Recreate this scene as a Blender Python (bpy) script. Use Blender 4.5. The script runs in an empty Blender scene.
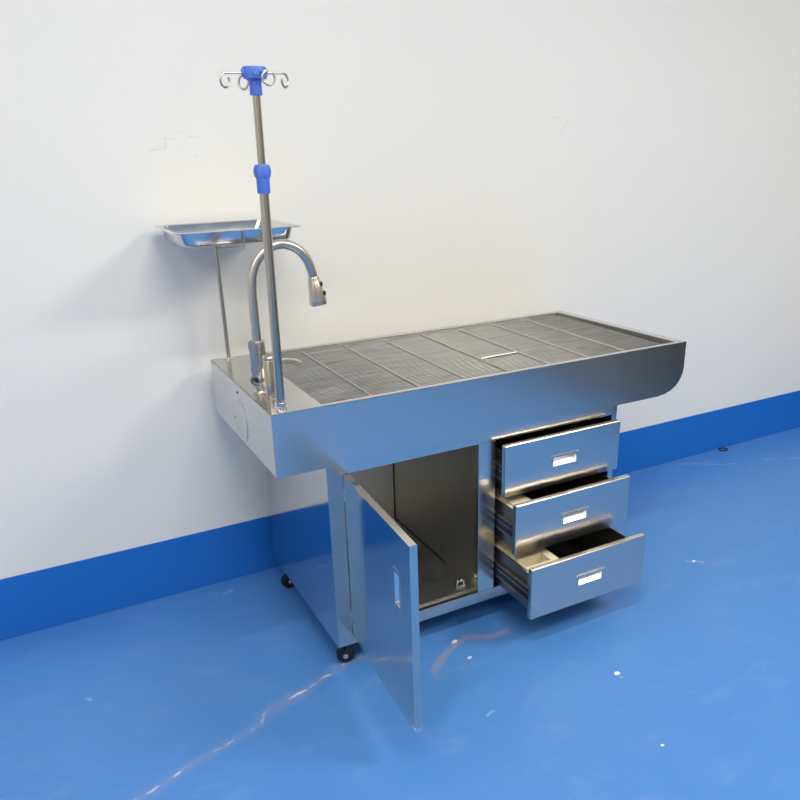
import bpy, bmesh, math, random
from mathutils import Vector, Matrix
random.seed(7)
S = bpy.context.scene
C = S.collection
PI = math.pi

# ------------------------------------------------------------------ measured sizes (metres)
L, D, H, SH = 1.312, 0.580, 0.777, 0.160      # table top
ZB = H - SH                                    # underside of the skirt
WALL = 0.651
X0, X1, YC, YB, ZC = 0.129, 1.062, 0.010, 0.565, 0.080   # cabinet
XH, XP0, XP1 = 0.171, 0.573, 0.628
ZR, ZO = 0.116, 0.586
FLOORZ = 0.0


# ------------------------------------------------------------------ mesh helpers
class MB:
    def __init__(self):
        self.v, self.f = [], []

    def add(self, vs, fs):
        n = len(self.v)
        self.v += [Vector(a) for a in vs]
        self.f += [[i + n for i in q] for q in fs]
        return self

    def box(self, x0, x1, y0, y1, z0, z1):
        vs = [(x, y, z) for z in (z0, z1) for y in (y0, y1) for x in (x0, x1)]
        return self.add(vs, [(0, 2, 3, 1), (4, 5, 7, 6), (0, 1, 5, 4), (1, 3, 7, 5), (3, 2, 6, 7), (2, 0, 4, 6)])

    def prism(self, poly, fn, a, b):
        """poly in 2-D, fn(u, v, w) -> point, extruded over w in a..b"""
        n = len(poly)
        vs = [fn(u, v, a) for u, v in poly] + [fn(u, v, b) for u, v in poly]
        fs = [list(range(n))[::-1], list(range(n, 2 * n))]
        fs += [(i, (i + 1) % n, n + (i + 1) % n, n + i) for i in range(n)]
        return self.add(vs, fs)

    def tube(self, path, r, n=12, closed=False, caps=True):
        P = [Vector(p) for p in path]
        m = len(P)
        rs = r if isinstance(r, (list, tuple)) else [r] * m
        tang = []
        for i in range(m):
            if closed:
                t = P[(i + 1) % m] - P[i - 1]
            else:
                t = P[min(i + 1, m - 1)] - P[max(i - 1, 0)]
            tang.append(t.normalized())
        up = Vector((0, 0, 1)) if abs(tang[0].z) < .9 else Vector((1, 0, 0))
        nrm = (up - tang[0] * up.dot(tang[0])).normalized()
        vs = []
        for i in range(m):
            nrm = (nrm - tang[i] * nrm.dot(tang[i])).normalized()
            b = tang[i].cross(nrm)
            for k in range(n):
                a = 2 * PI * k / n
                vs.append(P[i] + (nrm * math.cos(a) + b * math.sin(a)) * rs[i])
        fs = []
        for i in range(m if closed else m - 1):
            j = (i + 1) % m
            for k in range(n):
                fs.append((i * n + k, i * n + (k + 1) % n, j * n + (k + 1) % n, j * n + k))
        if caps and not closed:
            fs += [list(range(n))[::-1], list(range((m - 1) * n, m * n))]
        return self.add(vs, fs)

    def lathe(self, prof, origin, axis=(0, 0, 1), n=32):
        """prof: list of (radius, height) along axis; ends are closed"""
        ax = Vector(axis).normalized()
        u = ax.orthogonal().normalized()
        w = ax.cross(u)
        o = Vector(origin)
        vs = []
        for r, h in prof:
            for k in range(n):
                a = 2 * PI * k / n
                vs.append(o + ax * h + (u * math.cos(a) + w * math.sin(a)) * max(r, 1e-5))
        m = len(prof)
        fs = []
        for i in range(m - 1):
            for k in range(n):
                fs.append((i * n + k, i * n + (k + 1) % n, (i + 1) * n + (k + 1) % n, (i + 1) * n + k))
        fs += [list(range(n))[::-1], list(range((m - 1) * n, m * n))]
        return self.add(vs, fs)

    def obj(self, name, mat, parent=None, bevel=0.0, smooth=None, kind=None, segs=2):
        off = Vector((0, 0, 0))
        if parent is not None:
            top = parent
            while top.parent:
                top = top.parent
            off = top.location
        me = bpy.data.meshes.new(name)
        me.from_pydata([tuple(a - off) for a in self.v], [], self.f)
        me.update()
        bm = bmesh.new()
        bm.from_mesh(me)
        bmesh.ops.recalc_face_normals(bm, faces=bm.faces)
        bm.to_mesh(me)
        bm.free()
        me.materials.append(mat)
        if smooth is not None:
            me.shade_smooth()
            me.set_sharp_from_angle(angle=math.radians(smooth))
        o = bpy.data.objects.new(name, me)
        C.objects.link(o)
        if parent is not None:
            o.parent = parent
        if bevel:
            b = o.modifiers.new('bevel', 'BEVEL')
            b.width = bevel
            b.segments = segs
            b.limit_method = 'ANGLE'
            b.angle_limit = math.radians(50)
            b.harden_normals = False
        if kind:
            o['kind'] = kind
        return o


def tag(o, label, cat, group=None):
    o['label'] = label
    o['category'] = cat
    if group:
        o['group'] = group
    return o


def thing(name, label, cat, loc, group=None):
    o = bpy.data.objects.new(name, None)
    C.objects.link(o)
    o.location = loc
    o.empty_display_size = .05
    bpy.context.view_layer.update()
    return tag(o, label, cat, group)


def arc(c, r, a0, a1, n, fn):
    return [fn(c, r, a0 + (a1 - a0) * i / n) for i in range(n + 1)]


def smooth_path(pts, sub=8):
    """Catmull-Rom through pts"""
    P = [Vector(p) for p in pts]
    P = [P[0] * 2 - P[1]] + P + [P[-1] * 2 - P[-2]]
    out = []
    for i in range(1, len(P) - 2):
        a, b, c, d = P[i - 1:i + 3]
        for k in range(sub):
            t = k / sub
            out.append(.5 * ((2 * b) + (c - a) * t + (2 * a - 5 * b + 4 * c - d) * t * t + (3 * b - a - 3 * c + d) * t ** 3))
    out.append(P[-2])
    return out


# ------------------------------------------------------------------ materials
def lin(r, g, b):
    f = lambda c: (c / 255 / 12.92) if c / 255 <= .04045 else ((c / 255 + .055) / 1.055) ** 2.4
    return (f(r), f(g), f(b), 1)


def new_mat(name):
    m = bpy.data.materials.new(name)
    m.use_nodes = True
    nt = m.node_tree
    return m, nt, nt.nodes['Principled BSDF']


def simple(name, col, rough=.5, metal=0.0, spec=.5, noise=0.0, coat=0.0):
    m, nt, b = new_mat(name)
    b.inputs['Base Color'].default_value = col
    b.inputs['Roughness'].default_value = rough
    b.inputs['Metallic'].default_value = metal
    b.inputs['Specular IOR Level'].default_value = spec
    b.inputs['Coat Weight'].default_value = coat
    if noise:
        tc = nt.nodes.new('ShaderNodeTexCoord')
        n = nt.nodes.new('ShaderNodeTexNoise')
        n.inputs['Scale'].default_value = 60
        n.inputs['Detail'].default_value = 4
        nt.links.new(tc.outputs['Object'], n.inputs['Vector'])
        r = nt.nodes.new('ShaderNodeMapRange')
        r.inputs['To Min'].default_value = rough - noise
        r.inputs['To Max'].default_value = rough + noise
        nt.links.new(n.outputs['Fac'], r.inputs['Value'])
        nt.links.new(r.outputs['Result'], b.inputs['Roughness'])
    return m


def steel(name, rough, col=(.68, .65, .605), brush=(1, 1, 60), amt=.05, bump=.02, wave=.0, var=(.95, 1.03)):
    """brushed stainless steel: noise stretched along the brushing direction"""
    m, nt, b = new_mat(name)
    b.inputs['Metallic'].default_value = 1
    tc = nt.nodes.new('ShaderNodeTexCoord')
    mp = nt.nodes.new('ShaderNodeMapping')
    mp.inputs['Scale'].default_value = brush
    nt.links.new(tc.outputs['Object'], mp.inputs['Vector'])
    n = nt.nodes.new('ShaderNodeTexNoise')
    n.inputs['Scale'].default_value = 12
    n.inputs['Detail'].default_value = 6
    n.inputs['Roughness'].default_value = .65
    nt.links.new(mp.outputs['Vector'], n.inputs['Vector'])
    r = nt.nodes.new('ShaderNodeMapRange')
    r.inputs['From Min'].default_value = .3
    r.inputs['From Max'].default_value = .7
    r.inputs['To Min'].default_value = max(.02, rough - amt)
    r.inputs['To Max'].default_value = rough + amt
    nt.links.new(n.outputs['Fac'], r.inputs['Value'])
    nt.links.new(r.outputs['Result'], b.inputs['Roughness'])
    mx = nt.nodes.new('ShaderNodeMix')
    mx.data_type = 'RGBA'
    mx.inputs['A'].default_value = tuple(c * var[0] for c in col) + (1,)
    mx.inputs['B'].default_value = tuple(min(1, c * var[1]) for c in col) + (1,)
    nt.links.new(n.outputs['Fac'], mx.inputs['Factor'])
    nt.links.new(mx.outputs['Result'], b.inputs['Base Color'])
    bp = nt.nodes.new('ShaderNodeBump')
    bp.inputs['Strength'].default_value = bump
    bp.inputs['Distance'].default_value = .01 if wave else .002
    h = n.outputs['Fac']
    if wave:                                   # slight oil-canning of the thin sheet
        n2 = nt.nodes.new('ShaderNodeTexNoise')
        n2.inputs['Scale'].default_value = 5.0
        n2.inputs['Detail'].default_value = 1
        nt.links.new(tc.outputs['Object'], n2.inputs['Vector'])
        ad = nt.nodes.new('ShaderNodeMath')
        ad.operation = 'MULTIPLY_ADD'
        ad.inputs[1].default_value = wave
        nt.links.new(n2.outputs['Fac'], ad.inputs[0])
        ad.inputs[2].default_value = 0
        h = ad.outputs[0]
    nt.links.new(h, bp.inputs['Height'])
    nt.links.new(bp.outputs['Normal'], b.inputs['Normal'])
    return m


def seg_mask(nt, pos, a, b, w, soft):
    """1 near the 3-D segment a-b (half-width w), 0 outside"""
    N, K = nt.nodes.new, nt.links.new
    a, b = Vector(a), Vector(b)
    ab = b - a
    s = N('ShaderNodeVectorMath'); s.operation = 'SUBTRACT'; s.inputs[1].default_value = a; K(pos, s.inputs[0])
    d = N('ShaderNodeVectorMath'); d.operation = 'DOT_PRODUCT'; d.inputs[1].default_value = ab / max(ab.length_squared, 1e-9); K(s.outputs[0], d.inputs[0])
    c = N('ShaderNodeClamp'); K(d.outputs['Value'], c.inputs[0])
    k = N('ShaderNodeVectorMath'); k.operation = 'SCALE'; k.inputs[0].default_value = ab; K(c.outputs[0], k.inputs['Scale'])
    q = N('ShaderNodeVectorMath'); q.operation = 'DISTANCE'; K(s.outputs[0], q.inputs[0]); K(k.outputs[0], q.inputs[1])
    r = N('ShaderNodeMapRange'); r.inputs['From Min'].default_value = w; r.inputs['From Max'].default_value = w + soft
    r.inputs['To Min'].default_value = 1; r.inputs['To Max'].default_value = 0
    K(q.outputs['Value'], r.inputs['Value'])
    return r.outputs['Result']


def chain(nt, outs, op='MAXIMUM'):
    cur = outs[0]
    for o in outs[1:]:
        m = nt.nodes.new('ShaderNodeMath'); m.operation = op
        nt.links.new(cur, m.inputs[0]); nt.links.new(o, m.inputs[1])
        cur = m.outputs[0]
    return cur


def wobble_pos(nt, scale, amount):
    N, K = nt.nodes.new, nt.links.new
    tc = N('ShaderNodeTexCoord')
    n = N('ShaderNodeTexNoise'); n.inputs['Scale'].default_value = scale; n.inputs['Detail'].default_value = 3
    K(tc.outputs['Object'], n.inputs['Vector'])
    s = N('ShaderNodeVectorMath'); s.operation = 'SUBTRACT'; s.inputs[1].default_value = (.5, .5, .5); K(n.outputs['Color'], s.inputs[0])
    k = N('ShaderNodeVectorMath'); k.operation = 'SCALE'; k.inputs['Scale'].default_value = amount; K(s.outputs[0], k.inputs[0])
    a = N('ShaderNodeVectorMath'); a.operation = 'ADD'; K(k.outputs[0], a.inputs[0]); K(tc.outputs['Object'], a.inputs[1])
    return tc.outputs['Object'], a.outputs[0]


def mixcol(nt, fac, a, b):
    m = nt.nodes.new('ShaderNodeMix'); m.data_type = 'RGBA'
    for key, val in (('Factor', fac), ('A', a), ('B', b)):
        if isinstance(val, (tuple, float, int)):
            m.inputs[key].default_value = val
        else:
            nt.links.new(val, m.inputs[key])
    return m.outputs['Result']


def floor_material():
    m, nt, b = new_mat('blue_epoxy_floor')
    N, K = nt.nodes.new, nt.links.new
    obj, wob = wobble_pos(nt, 22, .022)
    n1 = N('ShaderNodeTexNoise'); n1.inputs['Scale'].default_value = 2.2; n1.inputs['Detail'].default_value = 5; K(obj, n1.inputs['Vector'])
    base = mixcol(nt, n1.outputs['Fac'], FLOOR_A, FLOOR_B)
    n2 = N('ShaderNodeTexNoise'); n2.inputs['Scale'].default_value = 6; n2.inputs['Detail'].default_value = 8; n2.inputs['Roughness'].default_value = .7
    mp = N('ShaderNodeMapping'); mp.inputs['Scale'].default_value = (1, 2.2, 1); mp.inputs['Rotation'].default_value = (0, 0, .5)
    K(obj, mp.inputs['Vector']); K(mp.outputs[0], n2.inputs['Vector'])
    r2 = N('ShaderNodeMapRange'); r2.inputs['From Min'].default_value = .52; r2.inputs['From Max'].default_value = .78; r2.inputs['To Max'].default_value = .45
    K(n2.outputs['Fac'], r2.inputs['Value'])
    base = mixcol(nt, r2.outputs['Result'], base, lin(120, 150, 205))      # pale dusty scuffs
    # specks of worn paint
    v = N('ShaderNodeTexVoronoi'); v.inputs['Scale'].default_value = 5.5; K(obj, v.inputs['Vector'])
    rv = N('ShaderNodeMapRange'); rv.inputs['From Min'].default_value = .012; rv.inputs['From Max'].default_value = .03
    rv.inputs['To Min'].default_value = .55; rv.inputs['To Max'].default_value = 0
    K(v.outputs['Distance'], rv.inputs['Value'])
    base = mixcol(nt, rv.outputs['Result'], base, lin(170, 190, 225))
    # long scraped line running from the front caster towards the lower left
    P = [(.36, .035), (.26, .03), (.19, .045), (.154, .039), (.110, .022), (.068, .009), (.02, -.012), (-.027, -.02), (-.111, -.047), (-.119, -.072), (-.208, -.10), (-.335, -.139), (-.419, -.169), (-.52, -.20)]
    W = [.0025, .0025, .003, .004, .003, .0035, .0045, .005, .003, .0022, .0022, .0020, .0015]
    wide = chain(nt, [seg_mask(nt, wob, (*P[i], 0), (*P[i + 1], 0), W[i] * 2, .02) for i in range(len(W))])
    core = chain(nt, [seg_mask(nt, wob, (*P[i], 0), (*P[i + 1], 0), W[i] * .5, .0035) for i in range(len(W))])
    brk = N('ShaderNodeTexNoise'); brk.inputs['Scale'].default_value = 18; brk.inputs['Detail'].default_value = 4; K(obj, brk.inputs['Vector'])
    rb = N('ShaderNodeMapRange'); rb.inputs['From Min'].default_value = .47; rb.inputs['From Max'].default_value = .62; K(brk.outputs['Fac'], rb.inputs['Value'])
    mm = N('ShaderNodeMath'); mm.operation = 'MULTIPLY'; K(core, mm.inputs[0]); K(rb.outputs[0], mm.inputs[1])
    m3 = N('ShaderNodeMath'); m3.operation = 'MULTIPLY'; m3.inputs[1].default_value = .22; K(wide, m3.inputs[0])
    base = mixcol(nt, m3.outputs[0], base, lin(150, 150, 172))
    base = mixcol(nt, mm.outputs[0], base, lin(205, 204, 212))
    # brown rub marks in front of the cabinet
    px = [(.357, -.115), (.40, -.075), (.47, -.036), (.515, -.022), (.575, -.055), (.635, -.055)]
    Q = list(zip(px[:-1], px[1:]))
    br = chain(nt, [seg_mask(nt, wob, (*p, 0), (*q, 0), .001, .016) for p, q in Q])
    mb_ = N('ShaderNodeMath'); mb_.operation = 'MULTIPLY'; K(br, mb_.inputs[0]); mb_.inputs[1].default_value = .8
    m4 = N('ShaderNodeMath'); m4.operation = 'MULTIPLY'; m4.inputs[1].default_value = .8; K(mb_.outputs[0], m4.inputs[0])
    base = mixcol(nt, m4.outputs[0], base, lin(150, 138, 152))
    # white scrapes by the wall on the right
    T = [((2.02, .60), (2.17, .505)), ((2.17, .505), (2.23, .485)), ((1.40, -.02), (1.44, -.06)), ((2.36, .45), (2.43, .43)), ((2.47, .40), (2.53, .385)), ((-.50, .245), (-.49, .235)), ((.39, -.33), (.41, -.32)), ((-.05, .57), (-.02, .58))]
    wh = chain(nt, [seg_mask(nt, wob, (*p, 0), (*q, 0), -.001, .007) for p, q in T])
    m5 = N('ShaderNodeMath'); m5.operation = 'MULTIPLY'; m5.inputs[1].default_value = .55; K(wh, m5.inputs[0])
    base = mixcol(nt, m5.outputs[0], base, lin(185, 200, 230))
    K(base, b.inputs['Base Color'])
    rr = N('ShaderNodeMapRange'); rr.inputs['To Min'].default_value = .34; rr.inputs['To Max'].default_value = .52; K(n2.outputs['Fac'], rr.inputs['Value'])
    K(rr.outputs['Result'], b.inputs['Roughness'])
    b.inputs['Specular IOR Level'].default_value = .45
    bp = N('ShaderNodeBump'); bp.inputs['Strength'].default_value = .12; bp.inputs['Distance'].default_value = .004
    K(n2.outputs['Fac'], bp.inputs['Height']); K(bp.outputs['Normal'], b.inputs['Normal'])
    return m


def wall_material(scuffs=True):
    m, nt, b = new_mat('white_wall_paint' if scuffs else 'plain_white_paint')
    N, K = nt.nodes.new, nt.links.new
    obj, wob = wobble_pos(nt, 30, .012)
    n1 = N('ShaderNodeTexNoise'); n1.inputs['Scale'].default_value = 1.5; n1.inputs['Detail'].default_value = 4; K(obj, n1.inputs['Vector'])
    base = mixcol(nt, n1.outputs['Fac'], WALL_A if scuffs else (.77, .75, .70, 1), WALL_B if scuffs else (.80, .78, .73, 1))
    if scuffs:
        y = WALL
        Q = [((-.075, y, 1.355), (-.035, y, 1.362)), ((-.055, y, 1.366), (-.05, y, 1.368)), ((-.035, y, 1.362), (-.033, y, 1.383)), ((-.033, y, 1.383), (-.005, y, 1.384)),
             ((.030, y, 1.386), (.055, y, 1.386)), ((.042, y, 1.34), (.05, y, 1.34)), ((.01, y, 1.403), (.015, y, 1.403)),
             ((1.30, y, 1.385), (1.345, y, 1.43)), ((1.275, y, 1.43), (1.295, y, 1.432)), ((.97, y, .985), (.975, y, .985))]
        s = chain(nt, [seg_mask(nt, wob, p, q, -.0005, .004) for p, q in Q])
        k = N('ShaderNodeMath'); k.operation = 'MULTIPLY'; k.inputs[1].default_value = .22; K(s, k.inputs[0])
        base = mixcol(nt, k.outputs[0], base, lin(130, 128, 126))
    K(base, b.inputs['Base Color'])
    b.inputs['Roughness'].default_value = .6
    b.inputs['Specular IOR Level'].default_value = .3
    n2 = N('ShaderNodeTexNoise'); n2.inputs['Scale'].default_value = 3; n2.inputs['Detail'].default_value = 2; K(obj, n2.inputs['Vector'])
    bp = N('ShaderNodeBump'); bp.inputs['Strength'].default_value = .08; bp.inputs['Distance'].default_value = .01
    K(n2.outputs['Fac'], bp.inputs['Height']); K(bp.outputs['Normal'], b.inputs['Normal'])
    return m


FLOOR_A, FLOOR_B = (.055, .205, .575, 1), (.080, .245, .62, 1)
WALL_A, WALL_B = (.79, .79, .785, 1), (.83, .83, .825, 1)
M_floor = floor_material()
M_wall = wall_material(True)
M_plain = wall_material(False)
M_base = simple('blue_skirting_paint', (.012, .155, .58, 1), .42, 0, .4, .06)
M_side_wall = simple('beige_wall_paint', (.46, .44, .40, 1), .7, 0, .2)
M_far = simple('dark_reflection_grey', (.16, .15, .14, 1), .6)  # for the added out-of-frame panel and block that the skirt mirrors
M_skirt = steel('brushed_steel_skirt', .25, brush=(1, 1, 50), amt=.012, wave=1.0, bump=.22, var=(.99, 1.01))
M_mirror = steel('bright_steel_sheet', .10, col=(.60, .61, .62), brush=(8, 8, 1), amt=.03, bump=.03, wave=.5)
M_door = steel('door_steel', .13, brush=(6, 6, 1), amt=.03, bump=.03, wave=.5)
M_deck = steel('deck_steel', .20, col=(.70, .70, .69), brush=(1, 30, 1))
M_end = steel('end_panel_steel', .30, col=(.66, .66, .66), brush=(1, 1, 30))
M_in = steel('dull_inner_steel', .38, col=(.54, .53, .50), brush=(2, 2, 12), amt=.05, bump=.005)
M_front = steel('drawer_front_steel', .22, brush=(1, 1, 40), amt=.04)
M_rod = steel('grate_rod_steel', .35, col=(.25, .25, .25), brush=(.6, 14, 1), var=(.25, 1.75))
M_nickel = steel('brushed_nickel', .30, col=(.62, .58, .52), brush=(1, 1, 1), amt=.04, bump=.0)
M_cross = steel('cross_bar_steel', .34, col=(.66, .655, .65), brush=(1, 1, 1), bump=0, var=(.8, 1.2))
M_pole = steel('pole_steel', .25, col=(.54, .49, .42), brush=(1, 1, 1), amt=.03, bump=0)
M_chrome = simple('polished_steel', (.80, .80, .80, 1), .16, 1)
M_tray = steel('tray_steel', .16, col=(.66, .66, .66), brush=(1, 4, 1), amt=.04, bump=.01)
M_blue = simple('blue_plastic', lin(80, 118, 208), .42, 0, .5, .04)
M_black = simple('black_rubber', (.012, .012, .014, 1), .45, 0, .4, .05)
M_blackp = simple('black_plastic', (.02, .02, .022, 1), .35, 0, .5)
M_cream = simple('cream_card', lin(216, 206, 182), .8, 0, .2, .05)
M_side = steel('drawer_side_steel', .42, col=(.30, .30, .29), brush=(2, 30, 2), amt=.05, bump=0)
M_pull = simple('pull_steel', (.86, .86, .86, 1), .34, 1)
M_dark = simple('dark_gap', (.01, .01, .01, 1), .8)
M_white = simple('white_plastic', (.75, .74, .71, 1), .4)

# ------------------------------------------------------------------ the room
RX0, RX1, RY0, RZ = -2.9, 3.0, -4.6, 2.9
T = .1
MB().box(RX0 - T, RX1 + T, RY0 - T, WALL + T, -.1, 0).obj('floor', M_floor, kind='structure')
MB().box(RX0 - T, RX1 + T, RY0 - T, WALL + T, RZ, RZ + .1).obj('ceiling', M_plain, kind='structure')
MB().box(RX0 - T, RX1 + T, WALL, WALL + T, 0, RZ).obj('wall_back', M_wall, kind='structure')
MB().box(RX0 - T, RX0, RY0, WALL, 0, RZ).obj('wall_left', M_plain, kind='structure')
MB().box(RX1, RX1 + T, RY0, WALL, 0, RZ).obj('wall_right', M_side_wall, kind='structure')
MB().box(RX0 - T, RX1 + T, RY0 - T, RY0, 0, RZ).obj('wall_front', M_side_wall, kind='structure')
BH = .1985
MB().box(RX0, RX1, WALL - .004, WALL, 0, BH).obj('baseboard_back', M_base, bevel=.0012, kind='structure')
MB().box(RX0, RX0 + .004, RY0, WALL - .004, 0, BH).obj('baseboard_left', M_base, kind='structure')
MB().box(RX1 - .004, RX1, -.5, WALL - .004, 0, BH).obj('baseboard_right', M_base, kind='structure')
MB().box(RX0, RX1, RY0, RY0 + .004, 0, BH).obj('baseboard_front', M_base, kind='structure')
# added grey panel on the right wall, out of frame, darkening the skirt's reflection
MB().box(RX1 - .03, RX1, -3.9, -.5, 0, 2.4).obj('reflection_panel', M_far, kind='structure')

# added low block, unseen, placed to mirror dark in the rounded end of the skirt
MB().box(2.25, RX1 - .03, -3.2, -1.15, 0, .85).obj('reflection_block', M_far, kind='structure')

# ------------------------------------------------------------------ treatment table
tb = thing('treatment_table', 'stainless steel treatment table with open door and three open drawers', 'treatment table', (X0, YC, 0))


def skew(m):                                     # the right-hand end is not quite square
    for v in m.v:
        v.x += (v.x / L) * (0 - .027 * v.y / D)
    return m


XZ = lambda u, v, w: (u, w, v)
# end profile of skirt: straight edge, then a round sweep into the underside
curve = [(L, H - .085), (L - .003, H - .100), (L - .012, H - .120), (L - .027, H - .137), (L - .047, H - .149), (L - .072, H - .157), (L - .10, ZB)]
prof = [(0, H), (L, H)] + curve + [(0, ZB)]
m = MB().prism(prof, XZ, 0, .003)
skew(m).obj('front_skirt', M_skirt, tb, bevel=.0008)
m = MB().prism(prof, XZ, D - .003, D)
skew(m).obj('back_skirt', M_skirt, tb, bevel=.0008)
MB().box(0, .003, .003, D - .003, ZB, H).obj('end_panel', M_end, tb, bevel=.0008)
# underside and rounded end, one bent sheet
m = MB()
outer = [(L, H - .002)] + curve + [(.003, ZB)]
inner = [(.003, ZB + .003), (L - .10, ZB + .003)] + [(x - .003, z + .002) for x, z in reversed(curve[:-1])] + [(L - .003, H - .002)]
m.prism(outer + inner, XZ, .003, D - .003)
skew(m).obj('curved_end', M_skirt, tb, smooth=30)
# deck: flat plate at the tap end plus narrow rims round the grates
GX0, GX1, GY0, GY1 = .131, 1.284, .016, D - .016
m = MB()
m.box(0, GX0, 0, D, H - .002, H)
m.box(GX0, L, 0, GY0, H - .002, H)
m.box(GX0, L, GY1, D, H - .002, H)
m.box(GX1, L, GY0, GY1, H - .002, H)
skew(m).obj('deck', M_deck, tb, bevel=.0006)
# basin below the grates
m = MB()
bz = H - .10
m.box(GX0 - .002, GX0, GY0, GY1, bz, H - .002)
m.box(GX1, GX1 + .002, GY0, GY1, bz, H - .002)
m.box(GX0, GX1, GY0 - .002, GY0, bz, H - .002)
m.box(GX0, GX1, GY1, GY1 + .002, bz, H - .002)
m.add([(GX0, GY0, bz), (GX1, GY0, bz + .03), (GX1, GY1, bz + .03), (GX0, GY1, bz),
       (GX0, GY0, bz - .002), (GX1, GY0, bz + .028), (GX1, GY1, bz + .028), (GX0, GY1, bz - .002)],
      [(0, 1, 2, 3), (7, 6, 5, 4), (0, 4, 5, 1), (1, 5, 6, 2), (2, 6, 7, 3), (3, 7, 4, 0)])
# small ledge that the grates rest on
m.box(GX0, GX1, GY0, GY0 + .008, H - .018, H - .016)
m.box(GX0, GX1, GY1 - .008, GY1, H - .018, H - .016)
skew(m).obj('basin', M_in, tb)
# round blanking cover with screws in the end panel
ac = MB().lathe([(.058, 0), (.0585, .0012), (.056, .0016), (.0, .0016)], (0, .285, .678), (-1, 0, 0), 48).obj('access_cover', M_end, tb, smooth=30)
for y, z in ((.292, .755), (.341, .671)):
    MB().lathe([(.0028, 0), (.0028, .002), (.001, .003)], (-.0, y, z), (-1, 0, 0), 10).obj('screw', M_black, ac)

# cabinet body
m = MB()
m.box(X0, X0 + .0015, YC, YB, ZC, ZB)
m.obj('side_panel', M_mirror, tb, bevel=.0006)
m = MB()
m.box(X1 - .02, X1, YC, YB, ZC, ZB)
m.obj('side_panel', M_mirror, tb, bevel=.0008)
m = MB()
m.box(X0 + .0015, XH, YC, YC + .03, ZC, ZB)                 # left post
m.box(XH, X1 - .02, YC, YC + .02, ZO, ZB)                   # top rail
m.box(XP0, XP1, YC, YC + .02, ZR, ZO)                       # middle post
m.box(XH, X1 - .02, YC, YC + .02, ZC, ZR)                   # bottom rail
m.obj('front_frame', M_front, tb, bevel=.0008)
m = MB()
m.box(XP0, XP0 + .0015, YC + .02, YB - .003, .12, ZB)
m.box(XP1 - .0015, XP1, YC + .02, YB - .003, .12, ZB)
m.obj('partition', M_in, tb)
MB().box(X0 + .0015, X1 - .02, YB - .003, YB, ZC, ZB).obj('back_panel', M_in, tb)
m = MB()
m.box(X0 + .0015, X1 - .02, YC + .02, YB - .003, ZC, ZC + .002)
m.box(X0 + .0015, XP0, YC + .02, YB - .003, .118, .12)
m.obj('cabinet_floor', M_in, tb)
m = MB()
m.box(X0 + .02, X0 + .021, YC + .03, YB - .003, .12, ZB)
m.obj('inner_side', M_in, tb)
MB().box(XP0 - .003, XP0, YB - .0065, YB - .003, .12, ZO).obj('corner_joint', M_blackp, tb)
MB().box(XP0 - .0025, XP0, .20, YB - .003, .12, .1225).obj('corner_joint', M_blackp, tb)
# roller catch on the cabinet floor
m = MB()
m.box(.528, .558, .058, .078, .12, .123)
m.box(.530, .5335, .06, .076, .123, .138)
m.box(.5525, .556, .06, .076, .123, .138)
m.lathe([(.0035, 0), (.005, .001), (.005, .007), (.0035, .008)], (.5335, .068, .133), (1, 0, 0), 12)
m.lathe([(.0035, 0), (.005, .001), (.005, .007), (.0035, .008)], (.5445, .068, .133), (1, 0, 0), 12)
m.obj('roller_catch', M_chrome, tb, smooth=35)


def flush_pull(m, mr, fn, w=.100, h=.037, depth=.026, out=.0040):
    """flush finger pull; fn(u, v, n) maps along / across / outward"""
    a, b = w / 2, h / 2
    lip = .0028
    # surround
    m.prism([(-a, -b), (a, -b), (a, -b + .005), (-a, -b + .005)], fn, -.002, .0008)
    m.prism([(-a, -b + .005), (-a + .009, -b + .005), (-a + .009, b - .003), (-a, b - .003)], fn, -.002, .0008)
    m.prism([(a - .009, -b + .005), (a, -b + .005), (a, b - .003), (a - .009, b - .003)], fn, -.002, .0008)
    # finger lip standing out along the top
    m.prism([(-a - .001, b - .003), (a + .001, b - .003), (a + .001, b), (-a - .001, b)], fn, -.002, out)
    # scoop: sloping back, closed ends, short roof
    m = mr
    i = a - .009
    j = a - .013
    p0, p1 = -b + .005, b - .006
    P = [fn(-i, p0, 0), fn(i, p0, 0), fn(j, p1 - .002, -depth), fn(-j, p1 - .002, -depth), fn(-i, p1, 0), fn(i, p1, 0)]
    m.add(P, [(0, 1, 2, 3), (3, 2, 5, 4), (0, 3, 4), (1, 5, 2)])


def panel_with_hole(m, fn, u0, u1, v0, v1, hu0, hu1, hv0, hv1, t):
    """a solid sheet -t..0 with a rectangular hole"""
    m.prism([(u0, v0), (u1, v0), (u1, hv0), (u0, hv0)], fn, -t, 0)
    m.prism([(u0, hv1), (u1, hv1), (u1, v1), (u0, v1)], fn, -t, 0)
    m.prism([(u0, hv0), (hu0, hv0), (hu0, hv1), (u0, hv1)], fn, -t, 0)
    m.prism([(hu1, hv0), (u1, hv0), (u1, hv1), (hu1, hv1)], fn, -t, 0)


def ring_panel(m, fn, u0, u1, v0, v1, hu0, hu1, hv0, hv1, t):
    """the same sheet as one seamless ring of quads"""
    o = [(u0, v0), (u1, v0), (u1, v1), (u0, v1)]
    i = [(hu0, hv0), (hu1, hv0), (hu1, hv1), (hu0, hv1)]
    vs = [fn(*p, 0) for p in o] + [fn(*p, 0) for p in i] + [fn(*p, -t) for p in o] + [fn(*p, -t) for p in i]
    fs = []
    for k in range(4):
        n = (k + 1) % 4
        fs += [(k, n, 4 + n, 4 + k), (8 + k, 12 + k, 12 + n, 8 + n), (k, 8 + k, 8 + n, n), (4 + k, 4 + n, 12 + n, 12 + k)]
    m.add(vs, fs)


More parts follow.
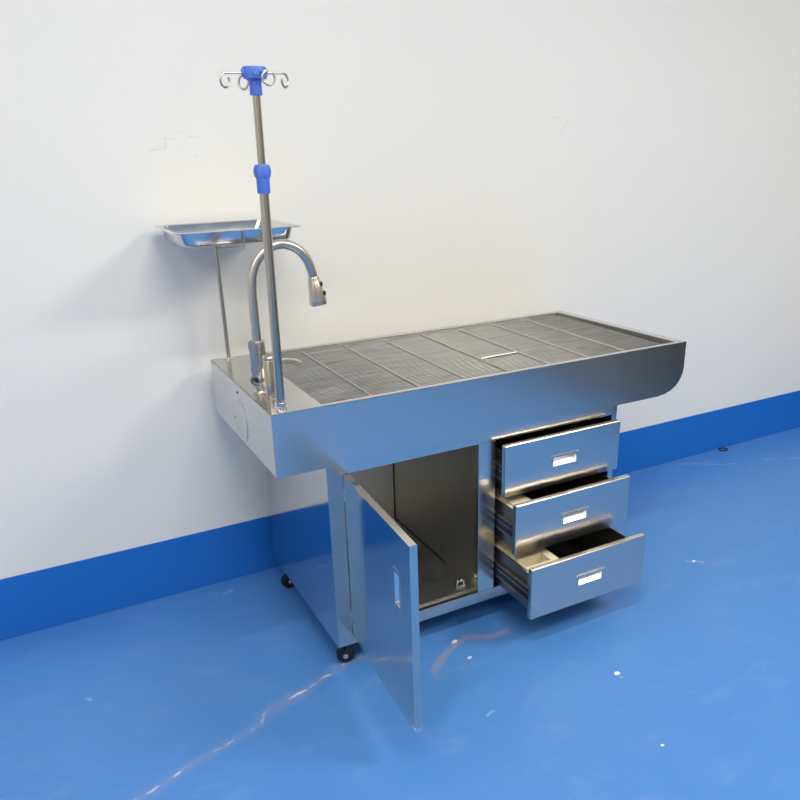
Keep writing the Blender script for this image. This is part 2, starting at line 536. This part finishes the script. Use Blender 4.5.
# door, swung open a little past square to the cabinet
DW, DZ0, DZ1, DT = .409, .1050, .5845, .018
ang = math.radians(93.2)
hx, hy = XH + .0008, YC - .001
ex, ey = math.cos(ang), -math.sin(ang)            # along the door, hinge -> free edge
nx, ny = ey, -ex                                  # outward normal of its outer face (towards -x)
DF = lambda u, v, n: (hx + ex * u + nx * n, hy + ey * u + ny * n, v)
m = MB()
hc_u, hc_v = DW - .076, .4405
ring_panel(m, DF, 0, DW, DZ0, DZ1, hc_u - .0155, hc_u + .0145, hc_v - .044, hc_v + .044, DT)
door = m.obj('door', M_door, tb, bevel=.0012)
m, mr = MB(), MB()
flush_pull(m, mr, lambda u, v, n: DF(hc_u + v, hc_v + u, n), out=.0015)
m.obj('handle', M_door, door)
mr.obj('handle_recess', M_chrome, door, smooth=20)
for z in (.17, .53):
    MB().tube([(hx - .001, hy - .002, z - .018), (hx - .001, hy - .002, z + .018)], .0018, 12).obj('hinge', M_chrome, door, smooth=35)
MB().prism([(DW - .016, DZ0 - .001), (DW + .0008, DZ0 - .001), (DW + .0008, DZ0 + .011), (DW - .016, DZ0 + .011)], DF, -DT - .0006, .0006).obj('corner_cap', M_chrome, door)

MB().prism([(-.0006, DZ0), (.0012, DZ0), (.0012, DZ1), (-.0006, DZ1)], DF, -DT, -.0015).obj('hinge_gap_shade', M_black, door)  # added black strip standing in for the shade in the hinge gap

# drawers
DX0, DX1 = .631, 1.0405


def drawer(za, zb, yf):
    m = MB()
    F = lambda u, v, n: (u, yf - n, v)
    uc, vc = .838, (za + zb) / 2 - .004
    ring_panel(m, F, DX0, DX1, za, zb, uc - .044, uc + .044, vc - .0155, vc + .0135, .017)
    d = m.obj('drawer', M_front, tb, bevel=.0026)
    m = MB()
    bx0, bx1, by0, by1 = DX0 + .014, DX1 - .014, yf + .017, yf + .49
    z0, z1 = za + .012, zb - .030
    for x in (bx0, bx1 - .006):
        m.box(x, x + .006, by0, by1, z0, z1)
    m.box(bx0, bx1, by0, by1, z0, z0 + .002)
    m.box(bx0, bx1, by1 - .003, by1, z0, z1)
    m.obj('drawer_box', M_side, d, bevel=.0008)
    m, mr = MB(), MB()
    flush_pull(m, mr, lambda u, v, n: F(uc + u, vc + v, n))
    m.obj('handle', M_front, d)
    mr.obj('handle_recess', M_pull, d, smooth=20)
    zc = (z0 + z1) / 2
    for sx, x0, x1, g in ((0, bx0 - .011, bx0 - .0005, -1), (1, bx1 + .0005, bx1 + .011, 1)):
        xm = (x0 + x1) / 2
        m = MB()
        m.box(x0 + .001, x1, by0 + .006, by1 - .02, zc - .024, zc + .022)           # dark channel of the runner
        sl = m.obj('slide_channel', M_blackp, d, bevel=.0008)
        m = MB()
        for zz in (zc - .021, zc + .003, zc + .020):                                  # bright running edges
            m.box(x0 - .0005, x1 - .001, by0 + .004, by1 - .02, zz - .0022, zz + .0022)
        m.obj('slide_rail', M_side, d, bevel=.0006)
    return d


drawer(.4275, .5815, -.033)
drawer(.2705, .4245, -.091)
drawer(.1085, .2665, -.173)


# casters (parts of the table)
def caster(x, y, ang, pedal):
    ca, sa = math.cos(ang), math.sin(ang)
    R = lambda u, v, z: (x + u * ca - v * sa, y + u * sa + v * ca, z)
    m = MB()
    m.prism([(-.026, -.026), (.026, -.026), (.026, .026), (-.026, .026)], R, ZC - .004, ZC)       # mounting plate
    m.lathe([(.018, 0), (.02, .004), (.02, .010), (.016, .014)], (x, y, ZC - .018), n=20)
    for s in (-1, 1):                                                                              # fork cheeks
        poly = [(-.004, .066), (.016, .066), (.034, .028), (.030, .018), (.020, .018), (.004, .040)]
        m.prism(poly, lambda u, v, w: R(u, w, v), s * .0145 - .0015, s * .0145 + .0015)
    m.prism([(-.006, .062), (.020, .062), (.020, .067), (-.006, .067)], lambda u, v, w: R(u, w, v), -.015, .015)
    c = m.obj('caster', M_blackp, tb, bevel=.0008)
    wx, wy, wz = R(.024, 0, .0255)
    ax = (-sa, ca, 0)
    o = Vector((wx, wy, wz)) - Vector(ax) * .0115
    MB().lathe([(.018, 0), (.024, .001), (.0252, .005), (.0255, .0115), (.0252, .018), (.024, .022), (.018, .023)], o, ax, 32).obj('wheel', M_black, c, smooth=40)
    for s in (-1, 1):
        o2 = Vector((wx, wy, wz)) + Vector(ax) * (s * .0125)
        MB().lathe([(.008, 0), (.007, .0035), (.005, .0045), (.0045, .0065), (.001, .007)], o2, Vector(ax) * s, 20).obj('hub', M_chrome, c, smooth=35)
    if pedal:
        MB().prism([(-.004, .058), (-.030, .050), (-.044, .042), (-.045, .046), (-.030, .056), (-.004, .064)], lambda u, v, w: R(u, w, v), -.019, .019).obj('brake_pedal', M_blackp, c, bevel=.002)
    return c


caster(X0 + .056, YC + .034, PI * .90, True)
caster(X0 + .046, YB - .060, PI * 1.02, False)
caster(X1 - .045, YC + .045, PI * .9, True)
caster(X1 - .045, YB - .050, PI * 1.1, False)


# ------------------------------------------------------------------ grates lying in the basin
def grate(xa, xb, label, dskew):
    zt = H - .0105
    g = thing('wire_grate', label, 'grate', ((xa + xb) / 2, D / 2, H - .016))
    def X(x, y):
        return x + dskew * (x / 1.2) * (y / D)
    y0, y1 = GY0 + .008, GY1 - .004
    n = 47
    m = MB()
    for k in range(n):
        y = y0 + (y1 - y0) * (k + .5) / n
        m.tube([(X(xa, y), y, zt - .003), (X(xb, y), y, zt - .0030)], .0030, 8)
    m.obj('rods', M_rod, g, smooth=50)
    m = MB()
    m.box(xa, xb, y0 - .002, y0 + .002, H - .0160, zt + .001)
    m.box(xa, xb, y1 - .002, y1 + .002, H - .0160, zt + .001)
    for xx in (xa, xb):
        m.prism([(X(xx, y0) - .0015, y0), (X(xx, y0) + .0015, y0), (X(xx, y1) + .0015, y1), (X(xx, y1) - .0015, y1)], lambda u, v, w: (u, v, w), H - .0160, zt + .002)
    m.obj('frame', M_cross, g)
    for xx in [xa + .139 * i for i in range(1, 4)]:
        MB().tube([(X(xx, y0), y0, zt), (X(xx, y1), y1, zt)], .0030, 8).obj('cross_bar', M_cross, g, smooth=50)
    return g


grate(.1345, .6865, 'stainless steel wire grate in the half of the table top nearest the tap', .008)
gr = grate(.6885, 1.245, 'stainless steel wire grate in the rounded end half of the table top', .010)

MB().tube([(.692, .192, H - .008), (.82, .197, H - .008)], .0036, 8).obj('raised_rod', M_cross, gr, smooth=50)  # single raised rod, lighter than the grate rods

# bent white wire lying on the grate
m = MB()
m.tube(smooth_path([(.165, .468, H - .0020), (.19, .468, H + .000), (.212, .450, H + .001), (.224, .420, H - .0020)]), .0025, 8)
tag(m.obj('bent_wire', M_white, None, smooth=50), 'short bent white wire lying on the grate just right of the drip pole', 'wire')

# ------------------------------------------------------------------ faucet
fb = Vector((.038, .195, H))
fa = thing('faucet', 'brushed nickel gooseneck faucet with pull-down spray head on table corner', 'faucet', fb)
m = MB()
m.lathe([(.024, 0), (.0245, .004), (.022, .008), (.0175, .010), (.0175, .055), (.019, .060), (.0195, .070), (.0195, .128), (.0185, .131), (.013, .132)], fb, n=32)
m.obj('body', M_nickel, fa, smooth=35)
# valve boss on the tap's left with a dark open end
m = MB()
bd = Vector((-.75, -.66, 0)).normalized()
bo = fb + Vector((0, 0, .034))
m.lathe([(.0160, .0), (.0160, .021), (.0150, .024), (.0105, .024), (.0100, .015), (.0, .015)], bo, bd, 24)
boss = m.obj('valve_boss', M_nickel, fa, smooth=35)
MB().lathe([(.0070, .0155), (.0070, .0185), (.001, .0187)], bo, bd, 20).obj('valve_stem', M_blackp, boss, smooth=35)
# flat lever plate rising in front of the body
lv = Vector((bd.y, -bd.x, 0))
PLN = lambda u, v, w: tuple(fb + lv * u + bd * (.0195 + w) + Vector((0, 0, v)))
m = MB()
m.prism([(-.009, .048), (.009, .048), (.0125, .056), (.0125, .066), (.0105, .072), (.0105, .108), (.013, .114), (.013, .131), (-.013, .131), (-.013, .114), (-.0105, .108), (-.0105, .072), (-.0125, .066), (-.0125, .056)], PLN, -.003, .002)
m.obj('lever', M_nickel, fa, bevel=.0012)
sp = [(.038, .195, .900), (.038, .195, .95), (.0385, .195, 1.00), (.040, .196, 1.045), (.049, .197, 1.085), (.069, .198, 1.114), (.097, .199, 1.1315), (.131, .2, 1.135), (.163, .2, 1.121), (.185, .2, 1.095), (.1965, .2, 1.062), (.199, .2, 1.047)]
m = MB()
m.tube(smooth_path(sp, 6), .0118, 20)
m.obj('spout', M_nickel, fa, smooth=50)
hd = Vector((.010, 0, -.07)).normalized()
ho = Vector((.199, .2, 1.050))
m = MB()
m.lathe([(.0128, 0), (.0142, .003), (.0142, .010), (.0155, .012), (.0185, .035), (.0220, .058), (.0226, .066), (.0212, .071), (.0170, .072), (.0160, .070), (0, .070)], ho, hd, 32)
sh = m.obj('spray_head', M_nickel, fa, smooth=35)
m = MB()
bn = Vector((.80, -.60, .11)).normalized()
for t0 in (.020, .044):
    c0 = ho + hd * t0 + bn * (.0160 + .16 * (t0 - .02))
    m.lathe([(.0058, 0), (.0058, .003), (.0035, .0042)], c0, bn, 14)
m.obj('spray_button', M_blackp, sh, smooth=35)

# short capped cylinder beside it
m = MB()
co = Vector((.0455, .125, H))
cy = thing('capped_cylinder', 'short capped steel cylinder standing between faucet and drip pole', 'cylinder', co)
m.lathe([(.0195, 0), (.0195, .003), (.0165, .004), (.0165, .098), (.0158, .099)], co, n=32)
m.obj('barrel', M_pole, cy, smooth=35)
MB().lathe([(.0158, .099), (.0172, .100), (.0172, .105), (.0150, .108), (.0, .1085)], co, n=32).obj('cap', M_nickel, cy, smooth=35)

# ------------------------------------------------------------------ drip pole
po = Vector((.0385, .042, H))
dp = thing('drip_pole', 'tall telescopic steel drip pole with blue four-hook head', 'drip pole', po)
pt = Vector((.0465, .040, 1.508))
pdir = (pt - po)
pdir /= pdir.z
at = lambda z: po + pdir * (z - H)
m = MB()
m.tube([at(H), at(1.29)], .0105, 20)
m.obj('lower_tube', M_pole, dp, smooth=40)
MB().tube([at(1.28), at(1.47)], .0082, 20).obj('upper_tube', M_pole, dp, smooth=40)
MB().lathe([(.0165, 0), (.0165, .003), (.0140, .005), (.0135, .014), (.0105, .0145)], po, pdir, 28).obj('base_collar', M_chrome, dp, smooth=35)
m = MB()
m.lathe([(.0135, 0), (.0140, .001), (.0142, .028), (.0155, .034), (.0168, .042), (.0168, .050), (.0155, .056), (.0150, .058), (.0085, .0585)], at(1.2625), pdir, 28)
# grip ribs of the clamp nut
for k in range(8):
    a = 2 * PI * k / 8
    c0 = at(1.2625 + .034) + Vector((math.cos(a), math.sin(a), 0)) * .0152
    c1 = at(1.2625 + .054) + Vector((math.cos(a), math.sin(a), 0)) * .0154
    m.tube([c0, (c0 + c1) / 2 + Vector((math.cos(a), math.sin(a), 0)) * .0016, c1], .0028, 6)
m.obj('clamp_collar', M_blue, dp, smooth=35)
m = MB()
hb = at(1.455)
m.lathe([(.0125, 0), (.0130, .001), (.0125, .020), (.0135, .026), (.0165, .029), (.0232, .031), (.0242, .034), (.0242, .050), (.0232, .053), (.0, .054)], hb, pdir, 40)
for k in range(4):                                # raised sockets for the hooks
    a = 2 * PI * k / 4 - .12
    d = Vector((math.cos(a), math.sin(a), 0))
    m.lathe([(.0085, .016), (.0085, .0245), (.007, .026), (.004, .026)], hb + Vector((0, 0, .0425)), d, 14)
m.obj('hook_head', M_blue, dp, smooth=35)
vr = Vector((.8825, -.4698, 0)).normalized()
va = Vector((.4698, .8825, 0)).normalized()
for (dr, da), (sr, sa), turn in (((-.056, -.018), (-.62, -.78), 1.65), ((-.034, .050), (-.80, .35), 1.75), ((.036, -.048), (-.85, -.45), 1.75), ((.056, .020), (.45, .88), 1.55)):
    d = vr * dr + va * da
    s = (vr * sr + va * sa).normalized()
    o = hb + Vector((0, 0, .0415))
    R = .0132
    e = o + d
    pts = [o + d * .30, o + d * .6, o + d * .92]
    for i in range(0, 21):                        # pigtail loop hanging below the arm
        a = PI / 2 - (i / 20) * turn * PI
        pts.append(e - Vector((0, 0, R)) + s * (math.cos(a) * R * .92) + Vector((0, 0, math.sin(a) * R)) + d.normalized() * (.003 * i / 20))
    MB().tube(pts, .0022, 8).obj('hook', M_nickel, dp, smooth=60)

# ------------------------------------------------------------------ instrument stand and tray
so = Vector((.050, .560, H))
st = thing('tray_stand', 'thin steel post with wire bracket holding up the instrument tray', 'tray stand', so)
MB().tube([so, so + Vector((-.002, 0, .342))], .0058, 16).obj('post', M_pole, st, smooth=40)
MB().lathe([(.013, 0), (.013, .003), (.009, .005)], so, n=20).obj('foot', M_chrome, st, smooth=35)
top = so + Vector((-.002, 0, .330))
m = MB()
# wire bracket under the tray, one end turned up against the tray's front
m.tube([top + Vector((0, 0, -.010)), (.0670, .362, 1.1160), (.0715, .3495, 1.1165), (.0725, .3460, 1.1215), (.0725, .3445, 1.156)], .0026, 8)
m.tube([top + Vector((0, 0, .010)), (.048, .53, 1.1205), (-.03, .50, 1.1207), (-.03, .46, 1.1207), (.062, .44, 1.1207)], .0028, 8)
m.obj('wire_bracket', M_nickel, st, smooth=50)

tx0, tx1, ty0, ty1 = -.101, .226, .333, .622        # rim, outer
tzr, tzb = 1.162, 1.1240


def rrect(x0, x1, y0, y1, r, n=6):
    out = []
    for cx, cy_, a0 in ((x1 - r, y1 - r, 0), (x0 + r, y1 - r, PI / 2), (x0 + r, y0 + r, PI), (x1 - r, y0 + r, 1.5 * PI)):
        for i in range(n + 1):
            a = a0 + PI / 2 * i / n
            out.append((cx + r * math.cos(a), cy_ + r * math.sin(a)))
    return out


rings = [(0, .010, tzr - .0015), (.000, .010, tzr), (.012, .022, tzr + .0003), (.015, .024, tzr - .002), (.022, .030, tzb + .008), (.026, .030, tzb + .003), (.033, .028, tzb + .0012), (.060, .02, tzb + .001)]
under = [(.0605, .02, tzb), (.033, .028, tzb), (.0225, .031, tzb + .003), (.0188, .031, tzb + .008), (.0145, .025, tzr - .003), (.012, .022, tzr - .0015)]
m = MB()
seq = rings + under
k = 28
for ins, r, z in seq:
    m.v += [Vector((x, y, z)) for x, y in rrect(tx0 + ins, tx1 - ins, ty0 + ins, ty1 - ins, r)]
ns = len(seq)
for i in range(ns):
    if i == len(rings) - 1:
        continue
    j = (i + 1) % ns
    for a in range(k):
        m.f.append([i * k + a, i * k + (a + 1) % k, j * k + (a + 1) % k, j * k + a])
m.f.append(list(range((len(rings) - 1) * k, len(rings) * k)))
m.f.append(list(range(len(rings) * k, (len(rings) + 1) * k))[::-1])
tag(m.obj('instrument_tray', M_tray, None, smooth=40), 'shallow rectangular stainless instrument tray held above the tap end of table', 'tray')

# ------------------------------------------------------------------ packing pieces in the drawers
# middle drawer: flat cream block
m = MB()
m.box(.653, .735, -.066, .10, .2850, .392)
m.box(.664, .728, -.030, .09, .392, .397)
tag(m.obj('packing_block', M_cream, None, bevel=.002), 'cream packing block in front left corner of the middle drawer', 'packing block')
# bottom drawer: block with a rectangular pocket
m = MB()
bx0, bx1, by0, by1, z0, z1 = .653, .768, -.128, .10, .1230, .238
px0, px1, py0, py1 = .657, .742, -.110, -.066
for z, rev in ((z1, False),):
    pass
vs = [(bx0, by0, z1), (bx1, by0, z1), (bx1, by1, z1), (bx0, by1, z1), (px0, py0, z1), (px1, py0, z1), (px1, py1, z1), (px0, py1, z1),
      (px0, py0, z1 - .05), (px1, py0, z1 - .05), (px1, py1, z1 - .05), (px0, py1, z1 - .05),
      (bx0, by0, z0), (bx1, by0, z0), (bx1, by1, z0), (bx0, by1, z0)]
fs = []
for a in range(4):
    b_ = (a + 1) % 4
    fs += [(a, b_, 4 + b_, 4 + a), (4 + a, 4 + b_, 8 + b_, 8 + a), (12 + a, 12 + b_, b_, a)]
fs += [(8, 9, 10, 11), (15, 14, 13, 12)]
m.add(vs, fs)
tag(m.obj('packing_block', M_cream, None, bevel=.0015), 'cream packing block with rectangular pocket in the bottom drawer', 'packing block')

# ------------------------------------------------------------------ bits on the floor
m = MB()
ring = [(2.305 + .020 * math.cos(a), .630 + .015 * math.sin(a) - .004, .003) for a in [2 * PI * i / 28 for i in range(28)]]
m.tube(ring, .003, 8, closed=True)
tag(m.obj('rubber_ring', M_black, None, smooth=60), 'small black rubber ring on floor against the blue skirting', 'ring')


def chip(x, y, s, label, seed):
    rnd = random.Random(seed)
    poly = []
    for i in range(7):
        a = 2 * PI * i / 7
        r = s * (.6 + .5 * rnd.random())
        poly.append((x + r * 1.4 * math.cos(a), y + r * .8 * math.sin(a)))
    tag(MB().prism(poly, lambda u, v, w: (u, v, w), 0, .003).obj('paint_chip', M_white), label, 'paint chip', 'paint chips on the floor')


chip(.783, -.367, .009, 'white paint chip on floor alone in front of the drawers', 1)
chip(.471, -.025, .0075, 'white paint chip on floor close below the cabinet opening', 2)
chip(.472, -.111, .006, 'white paint chip on floor by the brown rub mark', 3)
chip(.696, -.623, .005, 'tiny white paint chip nearest the lower right of the picture', 4)
chip(1.415, -.040, .006, 'tiny white paint chip on floor right of the bottom drawer', 5)


# ------------------------------------------------------------------ ceiling lamps of the room
def lamp(x, y, sx, sy, power, col=(1, .935, .79)):
    ld = bpy.data.lights.new('ceiling_panel_light', 'AREA')
    ld.shape = 'RECTANGLE'
    ld.size, ld.size_y = sx, sy
    ld.energy = power
    ld.color = col
    o = bpy.data.objects.new('ceiling_panel_light', ld)
    o.location = (x, y, RZ - .02)
    C.objects.link(o)


lamp(-.05, -1.12, 1.5, .10, 45)
lamp(.1, -2.6, 1.2, .9, 36)
lamp(2.4, -1.9, 1.2, .6, 96)
lamp(-2.0, -2.1, 1.2, .6, 46)
lamp(0, -3.8, 1.2, .6, 20)

w = bpy.data.worlds.new('World')
S.world = w
w.use_nodes = True
w.node_tree.nodes['Background'].inputs[0].default_value = (.9, .88, .85, 1)
w.node_tree.nodes['Background'].inputs[1].default_value = .2

# ------------------------------------------------------------------ camera
cd = bpy.data.cameras.new('camera')
cam = bpy.data.objects.new('camera', cd)
C.objects.link(cam)
yaw, pit, rol, f = -.4812477, -.3649182, -.0221124, 761.0769
fw = Vector((-math.sin(yaw) * math.cos(pit), math.cos(yaw) * math.cos(pit), math.sin(pit)))
r = Vector((math.cos(yaw), math.sin(yaw), 0))
u = r.cross(fw)
r2 = r * math.cos(rol) + u * math.sin(rol)
u2 = -r * math.sin(rol) + u * math.cos(rol)
Mx = Matrix((r2, u2, -fw)).transposed().to_4x4()
Mx.translation = Vector((-.4626863, -1.6329139, 1.3490577))
cam.matrix_world = Mx
cd.sensor_fit = 'HORIZONTAL'
cd.sensor_width = 36
cd.lens = f * 36 / 800
cd.shift_x = -(421.0438 - 400) / 800
cd.shift_y = (437.6108 - 400) / 800
cd.clip_start = .02
S.camera = cam

S.view_settings.view_transform = 'Standard'
S.view_settings.look = 'None'
S.view_settings.gamma = 1
S.view_settings.use_curve_mapping = False
S.view_settings.exposure = -0.25
